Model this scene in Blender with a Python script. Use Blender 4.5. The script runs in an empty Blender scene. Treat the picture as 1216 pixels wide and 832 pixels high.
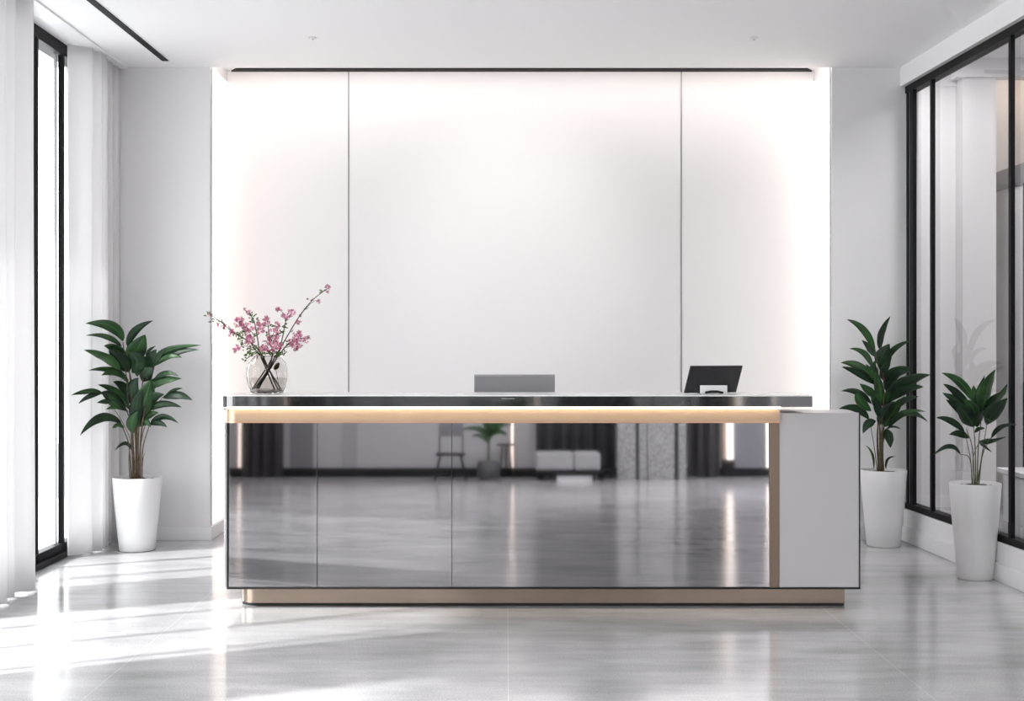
import bpy, bmesh, math, random
from mathutils import Vector, Matrix
random.seed(7)
C = bpy.context.scene.collection
F = 1551.0; VX = 600.0; VY = 412.0; EYE = 1.306
CEIL = 3.2; BACK = 8.85

def W(px, py, Y):
    return Vector(((px - VX) * Y / F, Y, EYE - (py - VY) * Y / F))

# ------------------------------------------------------------------ materials
def new_mat(name):
    m = bpy.data.materials.new(name); m.use_nodes = True
    nt = m.node_tree
    return m, nt, nt.nodes['Principled BSDF'], nt.nodes['Material Output']

def pbr(name, col, rough=.5, metal=0.0, noise=0.0, nscale=40, bump=0.0, stretch=None, **kw):
    m, nt, b, out = new_mat(name)
    b.inputs['Base Color'].default_value = (*col, 1)
    b.inputs['Roughness'].default_value = rough
    b.inputs['Metallic'].default_value = metal
    for k, v in kw.items():
        b.inputs[k.replace('_', ' ')].default_value = v
    if noise or bump:
        tc = nt.nodes.new('ShaderNodeTexCoord'); mp = nt.nodes.new('ShaderNodeMapping')
        if stretch: mp.inputs['Scale'].default_value = stretch
        n = nt.nodes.new('ShaderNodeTexNoise'); n.inputs['Scale'].default_value = nscale
        n.inputs['Detail'].default_value = 4
        nt.links.new(tc.outputs['Object'], mp.inputs[0]); nt.links.new(mp.outputs[0], n.inputs['Vector'])
        if noise:
            r = nt.nodes.new('ShaderNodeValToRGB')
            r.color_ramp.elements[0].position = .3; r.color_ramp.elements[1].position = .7
            r.color_ramp.elements[0].color = tuple(max(0, c * (1 - noise)) for c in col) + (1,)
            r.color_ramp.elements[1].color = tuple(min(1, c * (1 + noise)) for c in col) + (1,)
            nt.links.new(n.outputs['Fac'], r.inputs[0]); nt.links.new(r.outputs[0], b.inputs['Base Color'])
        if bump:
            bp = nt.nodes.new('ShaderNodeBump'); bp.inputs['Strength'].default_value = bump
            bp.inputs['Distance'].default_value = .002
            nt.links.new(n.outputs['Fac'], bp.inputs['Height']); nt.links.new(bp.outputs[0], b.inputs['Normal'])
    return m

def emis(name, col, strength):
    m, nt, b, out = new_mat(name)
    b.inputs['Base Color'].default_value = (.8, .8, .8, 1)
    b.inputs['Emission Color'].default_value = (*col, 1)
    b.inputs['Emission Strength'].default_value = strength
    return m

def glass_thin(name, tint=(1, 1, 1), ior=1.5, rough=0.0):
    m = bpy.data.materials.new(name); m.use_nodes = True; nt = m.node_tree
    nt.nodes.clear()
    o = nt.nodes.new('ShaderNodeOutputMaterial'); mx = nt.nodes.new('ShaderNodeMixShader')
    t = nt.nodes.new('ShaderNodeBsdfTransparent'); g = nt.nodes.new('ShaderNodeBsdfGlossy')
    fr = nt.nodes.new('ShaderNodeFresnel'); fr.inputs['IOR'].default_value = ior
    t.inputs[0].default_value = (*tint, 1); g.inputs['Roughness'].default_value = rough
    ge = nt.nodes.new('ShaderNodeNewGeometry')      # reflect once, at the face the ray enters by
    iv = nt.nodes.new('ShaderNodeMath'); iv.operation = 'SUBTRACT'; iv.inputs[0].default_value = 1
    ml = nt.nodes.new('ShaderNodeMath'); ml.operation = 'MULTIPLY'
    nt.links.new(ge.outputs['Backfacing'], iv.inputs[1]); nt.links.new(fr.outputs[0], ml.inputs[0])
    nt.links.new(iv.outputs[0], ml.inputs[1])
    nt.links.new(ml.outputs[0], mx.inputs[0]); nt.links.new(t.outputs[0], mx.inputs[1])
    nt.links.new(g.outputs[0], mx.inputs[2]); nt.links.new(mx.outputs[0], o.inputs[0])
    return m

def fabric(name, col, trans=.4, glos=0.0):
    m = bpy.data.materials.new(name); m.use_nodes = True; nt = m.node_tree
    nt.nodes.clear()
    o = nt.nodes.new('ShaderNodeOutputMaterial'); mx = nt.nodes.new('ShaderNodeMixShader')
    d = nt.nodes.new('ShaderNodeBsdfDiffuse'); t = nt.nodes.new('ShaderNodeBsdfTranslucent')
    tc = nt.nodes.new('ShaderNodeTexCoord'); n = nt.nodes.new('ShaderNodeTexNoise')
    n.inputs['Scale'].default_value = 300
    bp = nt.nodes.new('ShaderNodeBump'); bp.inputs['Strength'].default_value = .15
    bp.inputs['Distance'].default_value = .001
    nt.links.new(tc.outputs['Object'], n.inputs['Vector']); nt.links.new(n.outputs['Fac'], bp.inputs['Height'])
    nt.links.new(bp.outputs[0], d.inputs['Normal'])
    d.inputs[0].default_value = (*col, 1); t.inputs[0].default_value = (*col, 1)
    mx.inputs[0].default_value = trans
    nt.links.new(d.outputs[0], mx.inputs[1]); nt.links.new(t.outputs[0], mx.inputs[2])
    nt.links.new(mx.outputs[0], o.inputs[0])
    return m

def leaf_mat(name, dark, light):
    m, nt, b, out = new_mat(name)
    tc = nt.nodes.new('ShaderNodeTexCoord')
    uv = nt.nodes.new('ShaderNodeUVMap')
    sep = nt.nodes.new('ShaderNodeSeparateXYZ')
    nt.links.new(uv.outputs[0], sep.inputs[0])
    # u: -1..1 across stored 0..1 ; v along; side veins + midrib
    n = nt.nodes.new('ShaderNodeTexNoise'); n.inputs['Scale'].default_value = 9
    nt.links.new(tc.outputs['Object'], n.inputs['Vector'])
    r = nt.nodes.new('ShaderNodeValToRGB')
    r.color_ramp.elements[0].position = .35; r.color_ramp.elements[0].color = (*dark, 1)
    r.color_ramp.elements[1].position = .68; r.color_ramp.elements[1].color = (*light, 1)
    nt.links.new(n.outputs['Fac'], r.inputs[0])
    a = nt.nodes.new('ShaderNodeMath'); a.operation = 'SUBTRACT'; a.inputs[1].default_value = .5
    nt.links.new(sep.outputs[0], a.inputs[0])
    ab = nt.nodes.new('ShaderNodeMath'); ab.operation = 'ABSOLUTE'; nt.links.new(a.outputs[0], ab.inputs[0])
    lt = nt.nodes.new('ShaderNodeMath'); lt.operation = 'LESS_THAN'; lt.inputs[1].default_value = .035
    nt.links.new(ab.outputs[0], lt.inputs[0])
    mx = nt.nodes.new('ShaderNodeMix'); mx.data_type = 'RGBA'
    nt.links.new(lt.outputs[0], mx.inputs['Factor']); nt.links.new(r.outputs[0], mx.inputs['A'])
    mx.inputs['B'].default_value = (*[min(1, c * 1.35) for c in light], 1)
    nt.links.new(mx.outputs['Result'], b.inputs['Base Color'])
    b.inputs['Roughness'].default_value = .42
    b.inputs['Specular IOR Level'].default_value = .3
    # fine parallel ribs
    w = nt.nodes.new('ShaderNodeMath'); w.operation = 'MULTIPLY'; w.inputs[1].default_value = 60
    nt.links.new(sep.outputs[0], w.inputs[0])
    s = nt.nodes.new('ShaderNodeMath'); s.operation = 'SINE'; nt.links.new(w.outputs[0], s.inputs[0])
    bp = nt.nodes.new('ShaderNodeBump'); bp.inputs['Strength'].default_value = .25; bp.inputs['Distance'].default_value = .001
    nt.links.new(s.outputs[0], bp.inputs['Height']); nt.links.new(bp.outputs[0], b.inputs['Normal'])
    return m

def floor_mat():
    m, nt, b, out = new_mat('polished_stone')
    tc = nt.nodes.new('ShaderNodeTexCoord')
    def noise(scale, detail, stretch=(1, 1, 1), rough=.6):
        mp = nt.nodes.new('ShaderNodeMapping'); mp.inputs['Scale'].default_value = stretch
        n = nt.nodes.new('ShaderNodeTexNoise'); n.inputs['Scale'].default_value = scale
        n.inputs['Detail'].default_value = detail; n.inputs['Roughness'].default_value = rough
        nt.links.new(tc.outputs['Object'], mp.inputs[0]); nt.links.new(mp.outputs[0], n.inputs['Vector'])
        return n.outputs['Fac']
    big = noise(1.1, 6, (1, 1.6, 1)); fine = noise(160, 3, (1, 1, 1), .7)
    def mul(x, f, add):
        q = nt.nodes.new('ShaderNodeMath'); q.operation = 'MULTIPLY_ADD'
        q.inputs[1].default_value = f; q.inputs[2].default_value = add; nt.links.new(x, q.inputs[0]); return q.outputs[0]
    def op(o, x, y):
        q = nt.nodes.new('ShaderNodeMath'); q.operation = o
        for i, v in enumerate((x, y)):
            if isinstance(v, (int, float)): q.inputs[i].default_value = v
            else: nt.links.new(v, q.inputs[i])
        return q.outputs[0]
    streak = noise(1.6, 5, (1, 5, 1))
    v = op('ADD', op('ADD', mul(big, FL_BIG, FL_BASE - FL_BIG * .5), mul(fine, FL_FINE, -FL_FINE * .5)), mul(streak, .30, -.15))
    v = op('MAXIMUM', v, .08)
    sep = nt.nodes.new('ShaderNodeSeparateXYZ'); nt.links.new(tc.outputs['Object'], sep.inputs[0])
    # joints of the big slabs
    def joint(coord, step, off):
        f = op('FRACT', op('DIVIDE', op('ADD', coord, off), step), 0)
        d = op('ABSOLUTE', op('SUBTRACT', f, .5), 0)
        return op('GREATER_THAN', d, .5 - .0016 / step)
    j = op('MAXIMUM', joint(sep.outputs[0], 1.58, 15.8 - .012), joint(sep.outputs[1], 1.58, 15.8 - 4.4))
    v2 = op('ADD', v, op('MULTIPLY', j, .12))
    cmb = nt.nodes.new('ShaderNodeCombineColor')
    for i, k in enumerate((1.0, .995, 1.015)):
        nt.links.new(op('MULTIPLY', v2, k), cmb.inputs[i])
    nt.links.new(cmb.outputs[0], b.inputs['Base Color'])
    rr = op('ADD', mul(noise(2.3, 5, (1, 2.5, 1)), .16, FL_ROUGH - .08), mul(fine, .1, -.05))
    nt.links.new(rr, b.inputs['Roughness'])
    b.inputs['IOR'].default_value = 1.62
    b.inputs['Specular IOR Level'].default_value = .75
    bp = nt.nodes.new('ShaderNodeBump'); bp.inputs['Strength'].default_value = .12; bp.inputs['Distance'].default_value = .001
    nt.links.new(fine, bp.inputs['Height']); nt.links.new(bp.outputs[0], b.inputs['Normal'])
    return m

SPOT = 108.0
FL_BASE, FL_BIG, FL_FINE, FL_ROUGH = .42, .42, .50, .13
WARM = (1.0, .78, .58)
M = {}
M['wall'] = pbr('wall_paint', (.78, .775, .78), .6, bump=.04, nscale=250)
M['feature'] = pbr('feature_wall_lacquer', (.79, .785, .79), .45, bump=.02, nscale=200)
M['ceil'] = pbr('ceiling_paint', (.90, .90, .905), .75, bump=.04, nscale=250)
M['base'] = pbr('baseboard_paint', (.82, .82, .83), .4, bump=.02)
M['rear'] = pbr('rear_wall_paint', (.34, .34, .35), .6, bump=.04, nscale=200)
M['floor'] = floor_mat()
M['black'] = pbr('black_metal', (.006, .006, .007), .5, 0, bump=.02, Specular_IOR_Level=.12)
M['slot'] = pbr('slot_black', (.006, .006, .006), .8, bump=.02)
M['glass'] = glass_thin('window_glass', (.97, .98, .98), 1.25)
M['pglass'] = glass_thin('partition_glass', (.90, .90, .91), 1.5)
M['sheer'] = fabric('sheer_white', (.87, .865, .87), .30)
M['drape'] = fabric('charcoal_drape', (.085, .083, .088), .1)
M['gold'] = pbr('brushed_gold', (.46, .34, .24), .36, .85, bump=.05, nscale=60, stretch=(1, 1, 60))
M['bronze'] = pbr('brushed_bronze', (.27, .20, .155), .30, 1.0, bump=.05, nscale=60, stretch=(1, 1, 60))
M['gold2'] = pbr('brushed_champagne', (.38, .305, .25), .24, 1.0, bump=.05, nscale=60, stretch=(1, 1, 60))
M['mirror'] = pbr('smoked_mirror', (.46, .455, .475), .03, 1.0)
M['counter'] = pbr('gloss_black', (.135, .135, .14), .05, .9)
M['ctop'] = pbr('counter_surface', (.80, .80, .80), .18, .0, noise=.05)
M['white'] = pbr('white_laminate', (.45, .445, .46), .38, bump=.02, nscale=120)
M['steel'] = pbr('satin_steel', (.72, .72, .74), .22, 1.0, bump=.02)
M['pot'] = pbr('pot_white', (.72, .72, .725), .35, bump=.06, nscale=90)
M['soil'] = pbr('soil', (.035, .025, .018), .95, noise=.5, nscale=120, bump=.8)
M['leaf_a'] = leaf_mat('leaf_dark_green', (.004, .014, .007), (.012, .040, .014))
M['leaf_b'] = leaf_mat('leaf_mid_green', (.010, .036, .012), (.036, .100, .028))
M['leaf_c'] = leaf_mat('leaf_olive', (.05, .09, .02), (.14, .20, .06))
M['stem'] = pbr('stem_green_brown', (.07, .085, .035), .55, noise=.5, nscale=25)
M['cane'] = pbr('cane_brown', (.075, .045, .028), .7, noise=.6, nscale=50, bump=.5)
M['twig'] = pbr('twig_brown', (.055, .032, .025), .7, noise=.4, nscale=80, bump=.3)
M['petal'] = pbr('petal_pink', (.50, .13, .26), .6, noise=.5, nscale=60, Subsurface_Weight=.0)
M['petal2'] = pbr('petal_deep_pink', (.26, .045, .10), .6, noise=.5, nscale=60)
M['petal3'] = pbr('petal_pale_pink', (.68, .30, .44), .6, noise=.4, nscale=60)
M['yellow'] = pbr('stamen_yellow', (.75, .55, .10), .6, noise=.2)
M['led'] = emis('led_diffuser', WARM, 6.0)
M['cove'] = emis('cove_led', (1.0, .90, .84), 8.6)
M['sideled'] = emis('side_cove_led', (1.0, .87, .79), 1.6)
M['deskled'] = emis('desk_led', (1.0, .82, .62), 17.0)
M['rearled'] = emis('rear_led', (1.0, .80, .64), 2.5)
M['lamp'] = emis('ceiling_lamp_diffuser', (1, .98, .96), 26.0)  # glow of the panels added to brighten the side room
M['lamp2'] = emis('lobby_lamp_diffuser', (1, .97, .94), 20.0)  # glow of the panels added behind the camera as even fill
M['screen'] = pbr('device_black', (.012, .012, .014), .3, bump=.02)
M['greymetal'] = pbr('grey_aluminium', (.30, .30, .32), .4, .6, bump=.05, nscale=60, stretch=(1, 1, 30))
M['upholstery'] = pbr('pale_upholstery', (.27, .27, .28), .85, noise=.08, nscale=80, bump=.4)
M['darkpot'] = pbr('dark_pot', (.05, .05, .055), .6, noise=.2, bump=.2)
M['speckle'] = pbr('speckled_stone', (.24, .24, .245), .5, noise=.75, nscale=55, bump=.2)
M['panel'] = pbr('grey_panel', (.14, .14, .155), .4, bump=.03)
M['desk_in'] = pbr('desk_worktop', (.62, .62, .63), .4, bump=.03)
M['ground'] = pbr('terrace_stone', (.34, .34, .34), .8, noise=.05, nscale=3)

def vase_glass():
    m, nt, b, out = new_mat('smoked_glass')
    b.inputs['Base Color'].default_value = (.87, .86, .85, 1)
    b.inputs['Roughness'].default_value = .02
    b.inputs['Transmission Weight'].default_value = 1
    b.inputs['IOR'].default_value = 1.22
    n = nt.nodes.new('ShaderNodeTexNoise'); n.inputs['Scale'].default_value = 6
    bp = nt.nodes.new('ShaderNodeBump'); bp.inputs['Strength'].default_value = .15
    nt.links.new(n.outputs['Fac'], bp.inputs['Height']); nt.links.new(bp.outputs[0], b.inputs['Normal'])
    return m
M['vase'] = vase_glass()
M['water'] = glass_thin('water', (.86, .85, .84), 1.15)

# ------------------------------------------------------------------ mesh helpers
def obj(name, bm, mat, parent=None, smooth=False):
    bmesh.ops.recalc_face_normals(bm, faces=bm.faces)
    me = bpy.data.meshes.new(name)
    if smooth:
        for f in bm.faces: f.smooth = True
    bm.to_mesh(me); bm.free()
    mats = mat if isinstance(mat, (list, tuple)) else [mat]
    for m_ in mats: me.materials.append(m_)
    o = bpy.data.objects.new(name, me); C.objects.link(o)
    if parent is not None:
        o.parent = parent
        o.matrix_parent_inverse = Matrix.Translation(-parent.location) if parent.type == 'EMPTY' and parent.parent is None else Matrix.Identity(4)
    return o

def autosmooth(o, ang=35):
    me = o.data
    for p in me.polygons: p.use_smooth = True
    try: me.set_sharp_from_angle(angle=math.radians(ang))
    except Exception: pass
    return o

def thing(name, label, cat, loc, group=None):
    o = bpy.data.objects.new(name, None); C.objects.link(o)
    o.empty_display_size = .1; o.location = loc
    o['label'] = label; o['category'] = cat
    if group: o['group'] = group
    return o

def tag(o, label, cat, group=None, kind=None):
    if label: o['label'] = label
    if cat: o['category'] = cat
    if group: o['group'] = group
    if kind: o['kind'] = kind
    return o

def struct(name, bm, mat, parent=None, label=None, smooth=False):
    o = obj(name, bm, mat, parent, smooth)
    if parent is None: o['kind'] = 'structure'
    if label: o['label'] = label
    return o

def box(bm, x0, x1, y0, y1, z0, z1, bev=0, mat=0, seg=2):
    vs = [bm.verts.new((x, y, z)) for x in (x0, x1) for y in (y0, y1) for z in (z0, z1)]
    idx = [(0, 1, 3, 2), (4, 6, 7, 5), (0, 4, 5, 1), (2, 3, 7, 6), (0, 2, 6, 4), (1, 5, 7, 3)]
    fs = [bm.faces.new([vs[i] for i in q]) for q in idx]
    for f in fs: f.material_index = mat
    if bev:
        es = set(e for f in fs for e in f.edges)
        bmesh.ops.bevel(bm, geom=list(es), offset=bev, segments=seg, affect='EDGES', profile=.5)
    return fs

def nb(*a, **k):
    bm = bmesh.new(); box(bm, *a, **k); return bm

def lathe(bm, prof, cx, cy, n=48, mat=0, close=False, facet=0.0):
    rings = []
    for r, z in prof:
        ring = []
        for i in range(n):
            a = 2 * math.pi * i / n
            rr = r * (1 + facet * math.cos(a * 12))
            ring.append(bm.verts.new((cx + rr * math.cos(a), cy + rr * math.sin(a), z)))
        rings.append(ring)
    for k in range(len(rings) - 1):
        for i in range(n):
            f = bm.faces.new((rings[k][i], rings[k][(i + 1) % n], rings[k + 1][(i + 1) % n], rings[k + 1][i]))
            f.material_index = mat
    if close:
        for ring in (rings[0], rings[-1]):
            f = bm.faces.new(ring); f.material_index = mat
    return rings

def tube(bm, pts, radii, n=8, mat=0):
    pts = [Vector(p) for p in pts]
    if not hasattr(radii, '__len__'): radii = [radii] * len(pts)
    rings = []
    for i, p in enumerate(pts):
        d = (pts[min(i + 1, len(pts) - 1)] - pts[max(i - 1, 0)]).normalized()
        u = d.cross(Vector((0, 1, 0)))
        if u.length < .05: u = d.cross(Vector((1, 0, 0)))
        u.normalize(); v = d.cross(u).normalized()
        rings.append([bm.verts.new(p + radii[i] * (math.cos(2 * math.pi * k / n) * u + math.sin(2 * math.pi * k / n) * v)) for k in range(n)])
    for a, b in zip(rings, rings[1:]):
        for k in range(n):
            f = bm.faces.new((a[k], a[(k + 1) % n], b[(k + 1) % n], b[k])); f.material_index = mat; f.smooth = True
    for r in (rings[0], rings[-1]):
        f = bm.faces.new(r); f.material_index = mat

def spline(pts, n=14):
    pts = [Vector(p) for p in pts]
    if len(pts) == 2: return [pts[0].lerp(pts[1], i / n) for i in range(n + 1)]
    P = [2 * pts[0] - pts[1]] + pts + [2 * pts[-1] - pts[-2]]
    out = []
    m = max(2, n // (len(pts) - 1))
    for i in range(1, len(P) - 2):
        for k in range(m):
            t = k / m
            a, b, c, d = P[i - 1], P[i], P[i + 1], P[i + 2]
            out.append(.5 * ((2 * b) + (-a + c) * t + (2 * a - 5 * b + 4 * c - d) * t * t + (-a + 3 * b - 3 * c + d) * t ** 3))
    out.append(pts[-1])
    return out

def prism(bm, outline, z0, z1, mat=0, bev=0):
    """outline: list of (x, y) counterclockwise"""
    lo = [bm.verts.new((x, y, z0)) for x, y in outline]
    hi = [bm.verts.new((x, y, z1)) for x, y in outline]
    n = len(outline); fs = []
    for i in range(n):
        fs.append(bm.faces.new((lo[i], lo[(i + 1) % n], hi[(i + 1) % n], hi[i])))
    b = bm.faces.new(lo[::-1]); t = bm.faces.new(hi)
    for f in fs + [b, t]: f.material_index = mat
    if bev:
        bmesh.ops.bevel(bm, geom=list(t.edges) + list(b.edges), offset=bev, segments=2, affect='EDGES')

def round_rect(x0, x1, y0, y1, rad, corners=('fl',), n=12):
    """plan outline, front = -Y; rounded corners chosen from fl, fr, bl, br"""
    pts = []
    spec = [('fl', x0, y0, 180, 270, 1, 1), ('fr', x1, y0, 270, 360, -1, 1), ('br', x1, y1, 0, 90, -1, -1), ('bl', x0, y1, 90, 180, 1, -1)]
    for nme, x, y, a0, a1, sx, sy in spec:
        if nme in corners:
            cx, cy = x + sx * rad, y + sy * rad
            for k in range(n + 1):
                a = math.radians(a0 + (a1 - a0) * k / n)
                pts.append((cx + rad * math.cos(a), cy + rad * math.sin(a)))
        else: pts.append((x, y))
    return pts

# ------------------------------------------------------------------ setting
WL = -2.756                                    # plane of the left glazing
GS = .042                                      # the right partition runs slightly askew
def GX(Y, off=0): return 2.72 + off + GS * (BACK - Y)
REAR = -3.2
NB = 10.66                                     # back wall of the room beyond the glass

struct('floor', nb(-4.4, 6.6, REAR - .1, 11.3, -.1, 0), M['floor'])
bm = bmesh.new()
box(bm, -4.4, 2.80, REAR - .1, BACK, CEIL, CEIL + .4)
struct('ceiling', bm, M['ceil'])
bm = bmesh.new(); box(bm, -2.2, 2.4, BACK, 9.6, 3.29, 3.6)
struct('trim_1', bm, M['ceil'], label='raised white pocket ceiling over the feature wall')
# piers either side of the recess
PL, PR, RB = -2.0, 2.214, 9.38
bm = bmesh.new(); box(bm, -2.86, PL, BACK, 9.6, 0, 3.6); struct('wall_back_left', bm, M['wall'])
bm = bmesh.new(); box(bm, PR, 2.80, BACK, NB + .3, 0, 3.9); struct('wall_back_right', bm, M['wall'])
# feature wall: three lacquered panels with dark metal joints
jx = [W(414, 0, RB).x, W(809, 0, RB).x]
bm = bmesh.new()
for a, b in ((PL, jx[0] - .003), (jx[0] + .003, jx[1] - .003), (jx[1] + .003, PR)):
    box(bm, a, b, RB, RB + .05, 0, 3.29, bev=.002)
struct('wall_back', bm, M['feature'])
bm = bmesh.new(); box(bm, PL, PR, RB + .05, 9.6, 0, 3.29); struct('wall_back_core', bm, M['slot'])
for i, x in enumerate(jx):
    struct('trim_%d' % (i + 2), nb(x - .004, x + .004, RB - .003, RB + .04, 0, 3.285), M['greymetal'], label='thin dark vertical joint on the feature wall')
# LED cove hidden behind the ceiling lip, LED profiles on the two returns
t = thing('cove_light', 'warm white light strip hidden in the ceiling pocket washing the feature wall top', 'light', (.1, 8.86, 3.21))
obj('diffuser', nb(PL + .03, PR - .03, 8.856, 8.876, 3.214, 3.272), M['cove'], t)
obj('housing', nb(PL + .02, PR - .02, 8.851, 8.856, 3.207, 3.28), M['steel'], t)
for x0, sx, nm in ((PL, 1, 'left'), (PR, -1, 'right')):
    t = thing('wall_light_strip', 'tall glowing warm light strip down the %s edge of the feature wall' % nm, 'light', (x0, 9.05, .1), 'light strips at the feature wall edges')
    xs = sorted((x0, x0 + sx * .008)); obj('diffuser', nb(xs[0], xs[1], 8.88, 9.378, .10, 3.2, bev=.001), M['sideled'], t)
    xs = sorted((x0, x0 + sx * .010)); obj('housing', nb(xs[0], xs[1], 8.87, 8.88, .095, 3.205), M['steel'], t)
# black linear slot in the pocket
bm = bmesh.new(); xa, xb = W(273, 0, 9.32).x, W(966, 0, 9.32).x
prism(bm, [(xa + .05, 9.285), (xb - .05, 9.285), (xb, 9.365), (xa, 9.365)][::1], 3.279, 3.2895)
tag(obj('linear_slot_vent', bm, M['slot']), 'long thin black slot vent along the top of the feature wall', 'vent')
# baseboards
bm = bmesh.new()
box(bm, WL, PL + .012, BACK - .014, BACK, 0, .088, bev=.002); struct('baseboard_back_left', bm, M['base'])
bm = bmesh.new(); box(bm, PL, PL + .012, BACK, RB - .012, 0, .088, bev=.002); struct('baseboard_return_left', bm, M['base'])
bm = bmesh.new(); box(bm, PR - .012, GX(BACK), BACK - .014, BACK, 0, .088, bev=.002); struct('baseboard_back_right', bm, M['base'])
bm = bmesh.new(); box(bm, PR - .012, PR, BACK, RB - .012, 0, .088, bev=.002); struct('baseboard_return_right', bm, M['base'])
bm = bmesh.new(); box(bm, PL, PR, RB - .012, RB, 0, .088, bev=.002); struct('baseboard_back', bm, M['base'])

# ceiling slot, left: runs towards the camera
def slot(xa, ya, xb, yb, w):
    bm = bmesh.new(); d = (Vector((xb - xa, yb - ya))).normalized(); n = Vector((-d.y, d.x)) * w / 2
    prism(bm, [(xa - n.x, ya - n.y), (xb - n.x, yb - n.y), (xb + n.x, yb + n.y), (xa + n.x, ya + n.y)], CEIL - .006, CEIL + .002)
    return bm
t = thing('ceiling_slot_diffuser', 'long black linear slot in the white ceiling near the curtains', 'vent', (-2.25, 7, CEIL))
obj('slot', slot(-2.245, 8.63, -2.30, 3.0, .042), M['slot'], t)
# small ceiling sprinklers
for px, lab in ((371, 'small round white ceiling sprinkler nearer the windows'), (895, 'small round white ceiling sprinkler nearer the glass partition')):
    Y = (CEIL - EYE) * F / (VY - 44.5); x = (px - VX) * Y / F
    t = thing('ceiling_sprinkler', lab, 'sprinkler', (x, Y, CEIL), 'small sprinklers in the ceiling')
    bm = bmesh.new(); lathe(bm, [(.026, CEIL), (.028, CEIL - .004), (.022, CEIL - .008), (.002, CEIL - .009)], x, Y, 24, close=True)
    obj('cover_plate', bm, M['base'], t, True)
    bm = bmesh.new(); lathe(bm, [(.006, CEIL - .008), (.008, CEIL - .014), (.004, CEIL - .018), (.001, CEIL - .019)], x, Y, 12, close=True)
    obj('nozzle', bm, M['steel'], t, True)

# ---- left glazing
def wthing(name, loc):
    o = bpy.data.objects.new(name, None); C.objects.link(o); o.location = loc; o['kind'] = 'structure'; return o
w1 = wthing('window_1', (WL, 4, 0))
obj('window_head', nb(WL - .10, WL + .005, .3, 8.5, 3.125, CEIL, bev=.003), M['black'], w1)
obj('window_sill', nb(WL - .10, WL + .03, .3, 8.5, 0, .035, bev=.003), M['black'], w1)
obj('window_bottom_rail', nb(WL - .06, WL, .3, 8.5, .035, .085, bev=.003), M['black'], w1)
muls = [8.157, 7.70]
y = 7.70
while y > .9:
    y -= .46; muls.append(y)
for y in muls + [8.48, .32]:
    obj('mullion', nb(WL - .032, WL, y - .016, y + .016, .03, 3.13, bev=.003), M['black'], w1)
for y in (8.12, 7.66, 7.18):
    obj('sash_stile', nb(WL - .048, WL - .033, y - .012, y + .012, .05, 3.12, bev=.002), M['rear'], w1)
obj('glass_pane', nb(WL - .055, WL - .049, .3, 8.5, .06, 3.13), M['glass'], w1)
struct('wall_left', nb(WL - .104, WL + .006, 8.5, BACK, 0, CEIL), M['wall'])
struct('wall_left_end', nb(-2.95, WL + .02, 0.1, .3, 0, CEIL), M['wall'])
struct('ground', nb(-14, -2.9, -8, 18, -.12, -.02), M['ground'])

# ---- rear of the lobby (seen in the smoked mirror of the desk)
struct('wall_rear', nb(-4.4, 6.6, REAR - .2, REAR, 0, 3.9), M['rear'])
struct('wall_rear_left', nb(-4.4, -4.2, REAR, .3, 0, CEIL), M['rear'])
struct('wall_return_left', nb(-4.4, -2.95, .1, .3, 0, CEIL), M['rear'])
struct('baseboard_rear', nb(-4.2, 6.4, REAR, REAR + .015, 0, .115, bev=.003), M['black'])

# ---- right glass partition
def skew(bm, off=0):
    """bend a run built along Y at x=0 onto the askew line of the partition"""
    for v in bm.verts: v.co.x += GX(v.co.y, off)
    return bm
E0 = .3
struct('trim_4', skew(nb(-.044, .14, E0, BACK, 3.07, CEIL)), M['base'], label='white bulkhead above the glass partition')
struct('wall_over_partition', skew(nb(.08, .14, E0, BACK, CEIL, 3.9)), M['wall'])
struct('trim_5', skew(nb(-.022, .14, E0, BACK, 0, .215, bev=.004)), M['base'], label='white plinth under the glass partition')
struct('baseboard_right', skew(nb(-.038, -.022, E0, BACK - .014, 0, .10, bev=.003)), M['base'])
w2 = wthing('window_2', (2.75, 5, .21))
obj('top_rail', skew(nb(-.012, .06, E0, BACK, 3.022, 3.07, bev=.003)), M['black'], w2)
obj('top_track', skew(nb(.062, .09, E0, BACK, 3.04, 3.07)), M['greymetal'], w2)
obj('bottom_rail', skew(nb(-.012, .06, E0, BACK, .215, .255, bev=.003)), M['black'], w2)
gm = [BACK - .035, 8.38, 7.2, 6.02, 4.84, 3.66, 2.48, 1.3]
for i, y in enumerate(gm):
    obj('mullion', skew(nb(-.010, .015, y - .017, y + .017, .25, 3.03, bev=.003)), M['black'], w2)
obj('end_stile', skew(nb(-.010, .015, BACK - .15, BACK - .085, .25, 3.03, bev=.003)), M['black'], w2)
obj('end_seal', skew(nb(-.002, .012, BACK - .085, BACK - .053, .25, 3.03)), M['greymetal'], w2)
obj('glass_pane', skew(nb(.018, .026, E0, BACK, .24, 3.04)), M['pglass'], w2)
struct('wall_return_right', nb(3.0, 6.6, .1, .3, 0, 3.9), M['wall'])
# room beyond
struct('ceiling_side_room', nb(2.80, 6.6, .1, 11.3, 3.62, 3.9), M['ceil'])
struct('wall_side_room_right', nb(6.4, 6.6, .3, 11.3, 0, 3.7), M['wall'])
cxa, cxb = 3.676, W(1183, 0, 10.5).x
struct('wall_side_room', nb(2.80, cxa, NB, 11.3, 0, 3.65), M['wall'])
struct('trim_6', nb(2.80, cxa, NB - .02, NB, 3.43, 3.65), M['base'], label='white band above the side room wall')
struct('column_side_room', nb(cxa, cxb, 10.5, 11.3, 0, 3.49), M['wall'])
struct('trim_7', nb(cxa - .06, 6.4, 10.46, 10.6, 3.47, 3.65), M['base'], label='white beam over the side room column')
struct('wall_side_room_recess', nb(cxb, 6.4, 11.1, 11.3, 0, 3.65), M['feature'])
struct('baseboard_side_room', nb(2.80, cxb, NB - .012, NB, 0, .09), M['base'])
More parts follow.
